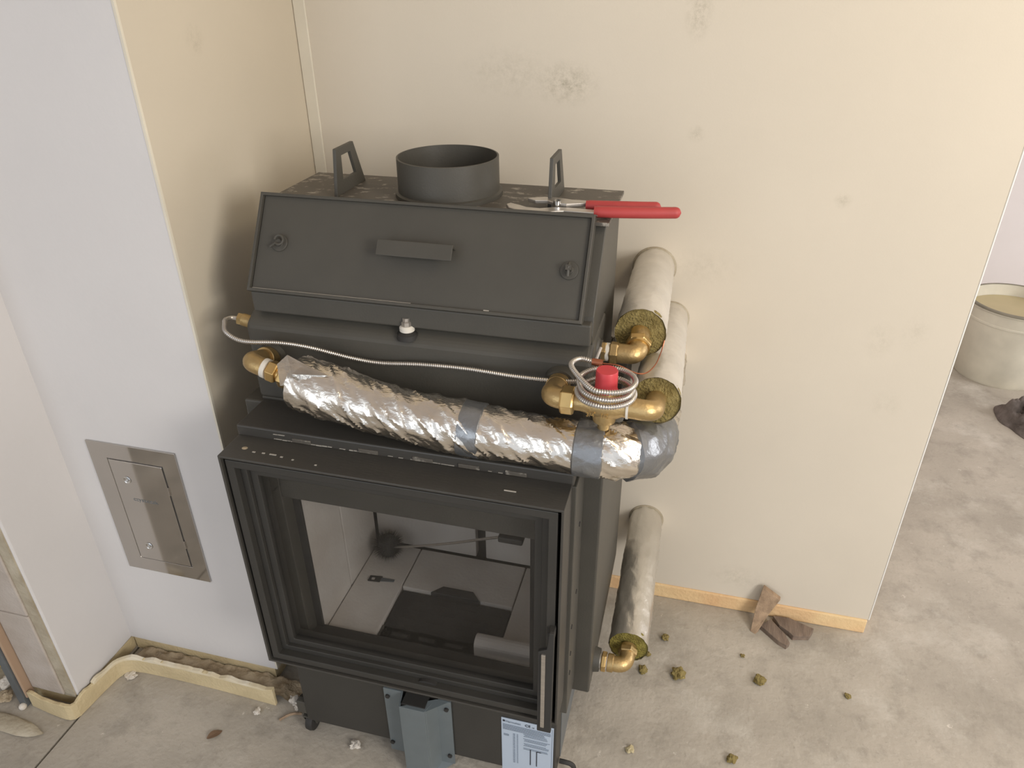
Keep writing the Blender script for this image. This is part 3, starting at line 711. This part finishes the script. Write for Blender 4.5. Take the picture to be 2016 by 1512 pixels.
# --- thermal relief valve
V = thing('thermal_relief_valve', 'brass safety valve with red cap in front of the insert at the right', 'valve', (-0.118, 1.07, 1.095))
zv = 1.105; yv = 1.053
bm = bmesh.new(); tube(bm, pipe_path([(-0.212,1.142,1.085),(-0.212,yv,zv+0.004),(-0.175,yv,zv)], 0.022), 0.0185, 28)
finish('inlet_elbow', bm, M_brass, V, smooth=True)
bm = bmesh.new(); cyl(bm, (-0.212,1.135,1.086), (-0.212,1.112,1.0905), 0.0215); finish('collar', bm, M_brass, V, smooth=True, bevel=0.001)
bm = bmesh.new(); hexnut(bm, (-0.193,yv,zv), (-0.169,yv,zv), 0.0245, 0.52); finish('hex_nut', bm, M_brass2, V, bevel=0.0008)
bm = bmesh.new(); tube(bm, [(-0.172,yv,zv),(-0.158,yv,zv),(-0.150,yv,zv),(-0.140,yv,zv),(-0.118,yv,zv),(-0.096,yv,zv),(-0.088,yv,zv),(-0.078,yv,zv)],
                       [0.016,0.016,0.0175,0.0215,0.0235,0.0215,0.0175,0.0175], 28); finish('valve_body', bm, M_brass, V, smooth=True)
bm = bmesh.new(); lathe(bm, [(0.0,-0.047),(0.009,-0.047),(0.0105,-0.045),(0.0105,-0.034),(0.019,-0.030),(0.0205,-0.022),(0.019,0.0)], (-0.118,yv,zv), 'z', 28); finish('bottom_plug', bm, M_brass, V, smooth=True)
bm = bmesh.new(); lathe(bm, [(0.020,0.0),(0.024,0.012),(0.024,0.017),(0.020,0.026),(0.018,0.029),(0.0,0.029)], (-0.118,yv,zv), 'z', 28); finish('bonnet', bm, M_brass, V, smooth=True)
bm = bmesh.new(); lathe(bm, [(0.0195,0.029),(0.0195,0.031),(0.0185,0.032),(0.0180,0.064),(0.0170,0.066),(0.0,0.066)], (-0.118,yv,zv), 'z', 40); finish('cap', bm, M_red, V, smooth=True, angle=0.7)['label'] = 'red plastic cap'
bm = bmesh.new(); cyl(bm, (-0.082,yv,zv), (-0.078,yv,zv), 0.0195); finish('sealing_tape', bm, M_ptfe, V, smooth=True)
bm = bmesh.new(); tube(bm, pipe_path([(-0.079,yv,zv),(-0.0385,yv,zv),(-0.0385,1.126,1.083)], 0.020), [0.0165]*2+[0.0175]*9, 28) if False else tube(bm, pipe_path([(-0.079,yv,zv),(-0.0385,yv,zv-0.002),(-0.0385,1.126,1.083)], 0.020), 0.0178, 28)
finish('outlet_elbow', bm, M_brass, V, smooth=True)
text('lettering', '3/4   1/2', 0.011, (-0.146, yv-0.0235, zv-0.012), (PI/2,0,0), M_brass2, V, V, ext=0.0006)

# ================================================================ CORRUGATED SENSOR LINE
def corrugated(path_pts, r, pitch, name, m, parent=None):
    P = smooth_path(path_pts, pitch/4); rad = [r*(1.0 if (i % 4) in (0, 1) else 0.72) for i in range(len(P))]
    bm = bmesh.new(); tube(bm, P, rad, 12); return bm
coil = [(-0.895,1.150,1.128), (-0.872,1.118,1.122), (-0.83,1.108,1.112), (-0.76,1.118,1.112), (-0.70,1.128,1.104), (-0.62,1.135,1.088), (-0.56,1.138,1.083), (-0.48,1.138,1.090), (-0.39,1.136,1.094), (-0.30,1.130,1.094), (-0.22,1.124,1.098), (-0.165,1.120,1.106)]
cx, cy = -0.118, 1.052
def arc(r, z0, z1, a0, a1, n, ox=0.0, rx=1.0):
    return [(cx + ox + r*rx*math.cos(a0+(a1-a0)*k/n), cy + r*math.sin(a0+(a1-a0)*k/n), z0+(z1-z0)*k/n) for k in range(n+1)]
coil += arc(0.047, 1.128, 1.131, PI*0.55, -PI*1.0, 12)[1:]          # behind the cap, round the right, across the front
coil += arc(0.043, 1.131, 1.143, PI*1.0, -PI*0.9, 14)[1:]
coil += arc(0.047, 1.146, 1.158, PI*1.1, -PI*0.62, 12)[1:]
coil += [(-0.164, 1.040, 1.162), (-0.180, 1.068, 1.166), (-0.170, 1.098, 1.162), (-0.148, 1.102, 1.157)]
Sn = thing('sensor_line', 'ribbed metal capillary hose looped round the red-capped valve and along the insert', 'hose', (-0.5, 1.13, 1.1))
finish('ribbed_hose', corrugated(coil, 0.0048, 0.0040, 'hose', M_steel), M_steel, Sn, smooth=True, angle=1.2)
bm = bmesh.new(); cyl(bm, (-0.150,1.102,1.157), (-0.132,1.102,1.156), 0.0062, 14); finish('copper_ferrule', bm, M_copper, Sn, smooth=True)
bm = bmesh.new(); tube(bm, smooth_path([(-0.132,1.102,1.156), (-0.105,1.104,1.154), (-0.075,1.110,1.140), (-0.058,1.120,1.138), (-0.046,1.150,1.140), (-0.040,1.185,1.148), (-0.037,1.20,1.163)], 0.004), 0.0011, 6); finish('copper_capillary', bm, M_copper, Sn, smooth=True)
bm = bmesh.new(); cyl(bm, (-0.852,1.178,1.118), (-0.872,1.178,1.122), 0.013, 20); hexnut(bm, (-0.870,1.178,1.1215), (-0.882,1.176,1.124), 0.013); finish('brass_gland', bm, M_brass, Sn, smooth=True, angle=0.5)
bm = bmesh.new(); tube(bm, smooth_path([(-0.882,1.176,1.124), (-0.893,1.172,1.126), (-0.898,1.160,1.128), (-0.895,1.150,1.128)], 0.004), 0.0046, 10); finish('hose_end', bm, M_steel, Sn, smooth=True)
# small silver sleeve standing behind the coil
bm = bmesh.new(); cyl(bm, (-0.152,1.155,1.128), (-0.146,1.175,1.148), 0.0035, 10); finish('steel_sleeve', bm, M_steel, Sn, smooth=True)

# ================================================================ PLIERS ON THE TOP PLATE
zp = 1.3475
Pl = thing('pliers', 'water pump pliers with red grips lying on top of the insert', 'pliers', (-0.18, 1.31, zp))
def flat(name, pts, z0, z1, m, **k):
    bm = bmesh.new(); prism(bm, pts, 'z', z0, z1); return finish(name, bm, m, Pl, **k)
flat('lower_jaw', [(-0.352,1.300),(-0.343,1.283),(-0.318,1.268),(-0.290,1.266),(-0.262,1.272),(-0.240,1.282),(-0.178,1.282),(-0.176,1.300),(-0.235,1.304),(-0.262,1.300),(-0.285,1.288),(-0.310,1.290),(-0.325,1.300),(-0.345,1.310)], zp+0.004, zp+0.011, M_steel, bevel=0.0015)
flat('upper_jaw', [(-0.318,1.330),(-0.300,1.318),(-0.278,1.322),(-0.262,1.312),(-0.240,1.308),(-0.215,1.318),(-0.203,1.322),(-0.200,1.338),(-0.235,1.338),(-0.262,1.345),(-0.288,1.346)], zp+0.009, zp+0.016, M_steel, bevel=0.0015)
bm = bmesh.new(); cyl(bm, (-0.258,1.312,zp+0.003), (-0.258,1.312,zp+0.020), 0.0075, 20); finish('pivot', bm, M_chrome, Pl, smooth=True)
def grip(pts, r):
    P = smooth_path(pts, 0.003); n = len(P); rad = []
    for i in range(n):
        e = (n-1-i)*0.003; b = i*0.003
        k = math.sqrt(max(0.02, 1-max(0, (r-e)/r)**2)); rad.append(r*k*(0.94 if b < 0.006 else 1.0))
    bm = bmesh.new(); tube(bm, P, rad, 16)
    o = finish('grip', bm, M_redgrip, Pl, smooth=True); o['label'] = 'red plastic grip'
grip([(-0.186,1.291,zp+0.010),(-0.14,1.294,zp+0.011),(-0.09,1.303,zp+0.011),(-0.034,1.316,zp+0.011)], 0.0102)
grip([(-0.206,1.322,zp+0.011),(-0.16,1.324,zp+0.012),(-0.11,1.331,zp+0.012),(-0.070,1.338,zp+0.012)], 0.0098)

# ================================================================ THINGS INSIDE THE FIREBOX
Br = thing('chimney_brush', 'round dark wire chimney brush on a steel rod inside the firebox', 'brush', (-0.700, 1.350, 0.405))
bm = bmesh.new(); rb = random.Random(3); c0 = Vector((-0.700, 1.350, 0.406))
for k in range(2200):
    d = Vector((rb.gauss(0,1), rb.gauss(0,1), rb.gauss(0,1))).normalized(); L = 0.050*(0.75+0.25*rb.random())
    if (c0+d*L).z < 0.3615: L = (c0.z-0.3615)/max(0.05, -d.z)
    L = min(L, 0.05)
    q = c0 + d*L; s = d.orthogonal().normalized()*0.0005
    t = d.cross(s).normalized()*0.0005
    vs = [bm.verts.new(p) for p in (c0+s, c0+t, c0-s-t, q)]
    bm.faces.new((vs[0],vs[1],vs[3])); bm.faces.new((vs[1],vs[2],vs[3])); bm.faces.new((vs[2],vs[0],vs[3]))
o = finish('wire_bristles', bm, M_wire, Br); o['kind'] = 'stuff'
bm = bmesh.new(); bmesh.ops.create_icosphere(bm, subdivisions=3, radius=0.030, matrix=Matrix.Translation(c0))
for v in bm.verts: v.co = c0 + (v.co-c0)*(1+0.25*noise.noise(v.co*60))
finish('bristle_core', bm, M_deep, Br, smooth=True)
bm = bmesh.new(); tube(bm, smooth_path([(-0.690,1.345,0.406), (-0.60,1.31,0.46), (-0.48,1.255,0.545), (-0.36,1.20,0.635), (-0.255,1.15,0.71)], 0.02), 0.0032, 10); finish('rod', bm, M_steel, Br, smooth=True)
Tg = thing('metal_bracket', 'small flat metal bracket lying on the firebox floor left of the grate', 'bracket', (-0.705, 1.268, 0.3605))
bm = bmesh.new(); prism_hole(bm, [(-0.722,1.258),(-0.690,1.261),(-0.690,1.280),(-0.722,1.276)], [(-0.716,1.262),(-0.706,1.263),(-0.706,1.274),(-0.716,1.273)], 'z', 0.3604, 0.363)
finish('plate', bm, M_grate, Tg)
bm = bmesh.new(); prism(bm, [(-0.690,1.264),(-0.655,1.270),(-0.655,1.277),(-0.690,1.276)], 'z', 0.3604, 0.3625); finish('tongue', bm, M_galv, Tg)

# ================================================================ WALL HATCH
Hh = thing('cleanout_hatch', 'stainless steel chimney cleanout door set in the white wall', 'hatch', (-1.244, YC, 0.55))
hx0, hx1, hz0, hz1 = -1.369, -1.122, 0.350, 0.757
# frame
bm = bmesh.new(); prism_hole(bm, [(hx0,hz0),(hx1,hz0),(hx1,hz1),(hx0,hz1)], [(-1.320,0.393),(-1.165,0.393),(-1.165,0.713),(-1.320,0.713)], 'y', YC-0.005, YC-0.0005)
finish('hatch_frame', bm, M_hatch, Hh, bevel=0.001)
dl = finish('hatch_door', B((-1.3175, -1.1675, YC-0.0065, YC-0.001, 0.3955, 0.7105)), M_hatch, Hh, bevel=0.0015)
for z in (0.655, 0.443):
    bm = bmesh.new(); lathe(bm, [(0.0105,-0.0072),(0.009,-0.0085),(0.0075,-0.0075),(0.003,-0.0068),(0.0,-0.0068)], (-1.279, YC, z), 'y', 24); o = finish('lock_screw', bm, M_chrome, None, smooth=True)
    o.data.transform(Matrix.Translation(-Hh.location)); o.parent = dl
    bm = bmesh.new(); bmesh.ops.create_uvsphere(bm, u_segments=12, v_segments=6, radius=0.0042, matrix=Matrix.Translation((-1.279, YC-0.0075, z))); o = finish('screw_head', bm, M_chrome, None, smooth=True)
    o.data.transform(Matrix.Translation(-Hh.location)); o.parent = dl
text('embossed_lettering', 'czyszczak', 0.016, (-1.280, YC-0.0066, 0.592), (PI/2,0,0), M_galv, dl, Hh, ext=0.0003, sx=1.15)
for z in (0.47, 0.64):
    bm = B((-1.1665, -1.1640, YC-0.008, YC-0.004, z-0.012, z+0.012)); o = finish('hinge', bm, M_hatch, None, bevel=0.0005)
    o.data.transform(Matrix.Translation(-Hh.location)); o.parent = dl

# ================================================================ BUCKET AND RAG IN THE NEXT ROOM
Bk = thing('bucket', 'off-white plastic bucket standing beyond the end of the wall', 'bucket', (1.470, 3.62, 0.0))
c = (1.470, 3.62, 0.0)
bm = bmesh.new(); lathe(bm, [(0.0,0.004),(0.176,0.004),(0.186,0.0),(0.190,0.01),(0.205,0.29),(0.2085,0.292),(0.2085,0.300),(0.206,0.302),(0.2085,0.352),(0.216,0.356),(0.216,0.366),(0.206,0.368),(0.2035,0.35),(0.186,0.02),(0.0,0.02)], c, 'z', 72)
finish('pail', bm, M_plasticw, Bk, smooth=True, angle=0.6)
bm = bmesh.new(); lathe(bm, [(0.2045,0.3675),(0.2055,0.3715),(0.2155,0.3695),(0.2175,0.3655),(0.2175,0.361)], c, 'z', 72); finish('rim', bm, M_rimdark, Bk, smooth=True)
bm = bmesh.new(); lathe(bm, [(0.0,0.315),(0.1995,0.315),(0.1995,0.305),(0.0,0.305)], c, 'z', 48); finish('slurry', bm, M_slurry, Bk, smooth=True)
bm = bmesh.new(); pth = [(1.470-0.221, 3.60, 0.345), (1.470-0.235, 3.56, 0.25), (1.470-0.20, 3.50, 0.15), (1.47-0.1, 3.405, 0.09)]
bm.free()

def crumple(name, label, cat, pts, h, seed, m, n=26):
    """crumpled sheet spread inside a rough outline (centre, radii, rotation)"""
    (x, y, rx, ry, rot) = pts; bm = bmesh.new(); g = []
    for i in range(n+1):
        row = []
        for j in range(n+1):
            u, v = i/n*2-1, j/n*2-1; l = max(abs(u), abs(v)); a = math.atan2(v, u)
            q = l*(1 + 0.28*noise.noise(Vector((math.cos(a)*1.4+seed, math.sin(a)*1.4, seed))))
            px, py = math.cos(a)*q*rx, math.sin(a)*q*ry
            X = x + px*math.cos(rot) - py*math.sin(rot); Y = y + px*math.sin(rot) + py*math.cos(rot)
            z = h*(1-l**3.0)*(0.25+1.6*abs(noise.noise(Vector((X*13+seed, Y*13, 0)))) + 0.5*abs(noise.noise(Vector((X*31, Y*31, seed))))) + 0.004
            row.append(bm.verts.new((X, Y, max(0.003, z))))
        g.append(row)
    for i in range(n):
        for j in range(n): bm.faces.new((g[i][j], g[i+1][j], g[i+1][j+1], g[i][j+1]))
    ed = [e for e in bm.edges if len(e.link_faces) == 1]
    r_ = bmesh.ops.extrude_edge_only(bm, edges=ed)
    for v in [q for q in r_['geom'] if isinstance(q, bmesh.types.BMVert)]: v.co.z = 0.0
    o = finish(name, bm, m, smooth=True, angle=0.9); tag(o, label, cat); recenter(o, (x, y, 0)); return o
crumple('rag', 'crumpled dark grey rag on the floor in front of the white bucket', 'cloth', (1.500, 3.13, 0.15, 0.15, -0.5), 0.095, 4.4, M_cloth, n=44)

# ================================================================ WOOD OFFCUTS
def rough_prism(pts, z0, z1, seed, amp=0.002, taper=0.0):
    bm = bmesh.new(); prism(bm, pts, 'z', z0, z1)
    bmesh.ops.subdivide_edges(bm, edges=bm.edges[:], cuts=2, use_grid_fill=True)
    for v in bm.verts:
        k = noise.noise_vector(v.co*40 + Vector((seed,0,0)))*amp; k.z *= 0.4; v.co += k
        if v.co.z < z0: v.co.z = z0
    return bm
w1 = tag(finish('wood_offcut', rough_prism([(0.315,1.690),(0.348,1.722),(0.385,1.672),(0.398,1.640),(0.388,1.628),(0.366,1.640)], 0.0, 0.016, 1), M_wood, bevel=0.001), 'short dark wood offcut lying flat on the floor, closer to the viewer', 'wood', 'wood offcuts by the wall'); recenter(w1, (0.35,1.68,0))
w2 = tag(finish('wood_offcut', rough_prism([(0.355,1.735),(0.372,1.700),(0.395,1.682),(0.408,1.668),(0.455,1.678),(0.470,1.712),(0.40,1.738)], 0.0, 0.018, 5), M_wood, bevel=0.001), 'longer dark wood offcut lying flat, touching the yellow foam strip', 'wood', 'wood offcuts by the wall'); recenter(w2, (0.41,1.705,0))
bm = bmesh.new()
# leaning wedge: foot on the floor, head against the wall
lo = [Vector(p) for p in ((0.289,1.672,0.0),(0.303,1.664,0.0),(0.312,1.676,0.0),(0.297,1.684,0.0))]
mid = [Vector(p) for p in ((0.296,1.708,0.060),(0.334,1.700,0.050),(0.338,1.712,0.050),(0.300,1.722,0.060))]
hi = [Vector(p) for p in ((0.309,1.730,0.128),(0.362,1.722,0.098),(0.364,1.736,0.098),(0.312,1.744,0.128))]
R_ = [[bm.verts.new(p) for p in q] for q in (lo, mid, hi)]
for a, b in ((0,1),(1,2)):
    for k in range(4): bm.faces.new((R_[a][k], R_[a][(k+1)%4], R_[b][(k+1)%4], R_[b][k]))
bm.faces.new(R_[0][::-1]); bm.faces.new(R_[2])
w3 = tag(finish('wood_offcut', bm, M_woodl, bevel=0.0015), 'pale split wood wedge leaning upright against the wall above the other offcuts', 'wood', 'wood offcuts by the wall'); recenter(w3, (0.30,1.68,0))

# ================================================================ CRUMBS
def lump(name, label, cat, x, y, r, m, seed, flat_=0.6, group=None, aniso=1.0, rot=0.0, amp=0.5):
    bm = bmesh.new(); bmesh.ops.create_icosphere(bm, subdivisions=3, radius=1.0)
    for v in bm.verts:
        n = v.co.normalized(); k = 1 + amp*noise.noise(n*1.7 + Vector((seed,0,0))) + amp*0.6*noise.noise(n*4.5 + Vector((0,seed,0)))
        q = n*k*r; q.z *= flat_; q.x *= aniso
        v.co = Vector((q.x*math.cos(rot)-q.y*math.sin(rot), q.x*math.sin(rot)+q.y*math.cos(rot), q.z))
    zmin = min(v.co.z for v in bm.verts)
    for v in bm.verts: v.co.z -= zmin*0.9; v.co.z = max(0, v.co.z)
    o = finish(name, bm, m, smooth=True, angle=0.7); o.location = (x, y, 0); tag(o, label, cat, group); return o
G = 'tufts of olive rock wool dropped on the floor'
wl = [(0.046,1.581,0.011,'olive wool tuft on the floor right of the low pipe, nearest the wall'),
      (-0.008,1.450,0.013,'olive wool tuft close to the low brass elbow'),
      (0.090,1.460,0.020,'largest olive wool tuft, right of the low brass elbow'),
      (0.311,1.494,0.016,'olive wool tuft below the wood offcuts'),
      (0.001,1.509,0.008,'tiny olive wool tuft right beside the low pipe end'),
      (-0.014,1.198,0.010,'pale green wool tuft on the dark patch of floor by the insert foot'),
      (0.236,1.235,0.012,'olive wool tuft at the bottom edge of the photo, right of the insert'),
      (0.266,1.571,0.006,'tiny grey-green crumb pair just under the wood offcuts'),
      (0.541,1.502,0.008,'faint wool tuft farthest right on the open floor'),
      (0.46,1.24,0.009,'small wool tuft at the bottom edge, farthest from the insert')]
for i, (x, y, r, lb) in enumerate(wl):
    lump('wool_tuft', lb, 'insulation', x, y, r, M_wool if i != 5 else M_slurry, i*3.1, 0.55, G, amp=0.5)
G2 = 'white plaster crumbs on the floor'
cr = [(-0.697,1.036,0.012,'white plaster crumb in front of the black plinth'),
      (-0.912,1.115,0.014,'largest white crumb at the cut end of the foam strip'),
      (-0.930,1.128,0.011,'white crumb against the cut end of the foam strip, behind the largest'),
      (-0.895,1.10,0.009,'white crumb between the foam strip end and the plinth bracket'),
      (-0.995,1.062,0.009,'white crumb on the floor just in front of the foam strip'),
      (-1.405,1.080,0.014,'white plaster splash at the inside corner of the foam strip')]
for i, (x, y, r, lb) in enumerate(cr):
    lump('plaster_crumb', lb, 'crumb', x, y, r, M_stone, 20+i*2.3, 0.6 if i != 5 else 0.25, G2, amp=0.7)
# dry leaf and a splinter
bm = bmesh.new(); n = 10; top = []; 
for k in range(n+1):
    t = k/n; wd = 0.010*math.sin(PI*t)**0.8; xx = -0.020+0.04*t; top.append((xx, wd, 0.003+0.004*math.sin(PI*t*1.3)))
va = [bm.verts.new((x, w_, z)) for x, w_, z in top]; vb_ = [bm.verts.new((x, -w_, z*0.7)) for x, w_, z in top]; vc = [bm.verts.new((x, 0, z*0.4+0.001)) for x, w_, z in top]
for k in range(n):
    bm.faces.new((va[k], va[k+1], vc[k+1], vc[k])); bm.faces.new((vc[k], vc[k+1], vb_[k+1], vb_[k]))
bmesh.ops.remove_doubles(bm, verts=bm.verts[:], dist=0.0002); bmesh.ops.solidify(bm, geom=bm.faces[:], thickness=0.0008)
o = finish('dry_leaf', bm, M_leaf); o.location = (-1.068, 0.975, 0.001); o.rotation_euler = (0,0,0.9); tag(o, 'curled brown dry leaf on the concrete left of the insert', 'leaf')
bm = bmesh.new(); tube(bm, smooth_path([(-0.925,1.055,0.004),(-0.90,1.075,0.010),(-0.87,1.088,0.004)], 0.01), 0.0035, 6)
o = tag(finish('wood_splinter', bm, M_woodl, smooth=True), 'pale wood splinter on the floor beside the left castor', 'wood'); recenter(o, (-0.9,1.07,0))

# ================================================================ LEFT OPENING
Gp = thing('metal_profile', 'grey galvanised channel standing in the opening at the far left', 'profile', (-1.63, 0.955, 0.0))
bm = bmesh.new()
prism(bm, [(-1.636,0.925),(-1.612,0.925),(-1.612,0.945),(-1.616,0.945),(-1.616,0.929),(-1.632,0.929),(-1.632,0.945),(-1.636,0.945)], 'z', 0.0, 1.6)
finish('channel', bm, M_galv, Gp, bevel=0.0008)
finish('glue_smear', B((-1.6115, -1.604, 0.930, 0.956, 0.03, 1.2)), M_rust, Gp, bevel=0.003)
bm = bmesh.new(); bmesh.ops.create_icosphere(bm, subdivisions=2, radius=0.010, matrix=Matrix.Translation((-1.618, 0.918, 0.008))); finish('foam_blob', bm, M_stone, Gp, smooth=True)
lump('expanding_foam', 'tan strip of spilled foam on the floor at the left edge', 'foam', -1.63, 0.868, 0.024, M_mortar, 51.0, 0.22, aniso=5.2, rot=-0.03, amp=0.15)
lump('rubble_stone', 'darker rubble lump on the floor left of the metal channel', 'rubble', -1.690, 0.930, 0.018, M_dirt, 61.0, 0.6, amp=0.6)
lump('rubble_stone', 'paler rubble lump between the dark rubble lump and the yellow object', 'rubble', -1.722, 0.972, 0.019, M_stone, 66.0, 0.7, amp=0.6)
bm = bmesh.new(); prism(bm, [(1.01,0.0),(1.05,0.0),(1.05,0.045),(1.03,0.055),(1.01,0.045)], 'x', -1.84, -1.745)
o = tag(finish('yellow_container', bm, M_yellow, bevel=0.006), 'yellow plastic object at the far left edge behind the channel', 'container'); recenter(o, (-1.82, 1.04, 0))
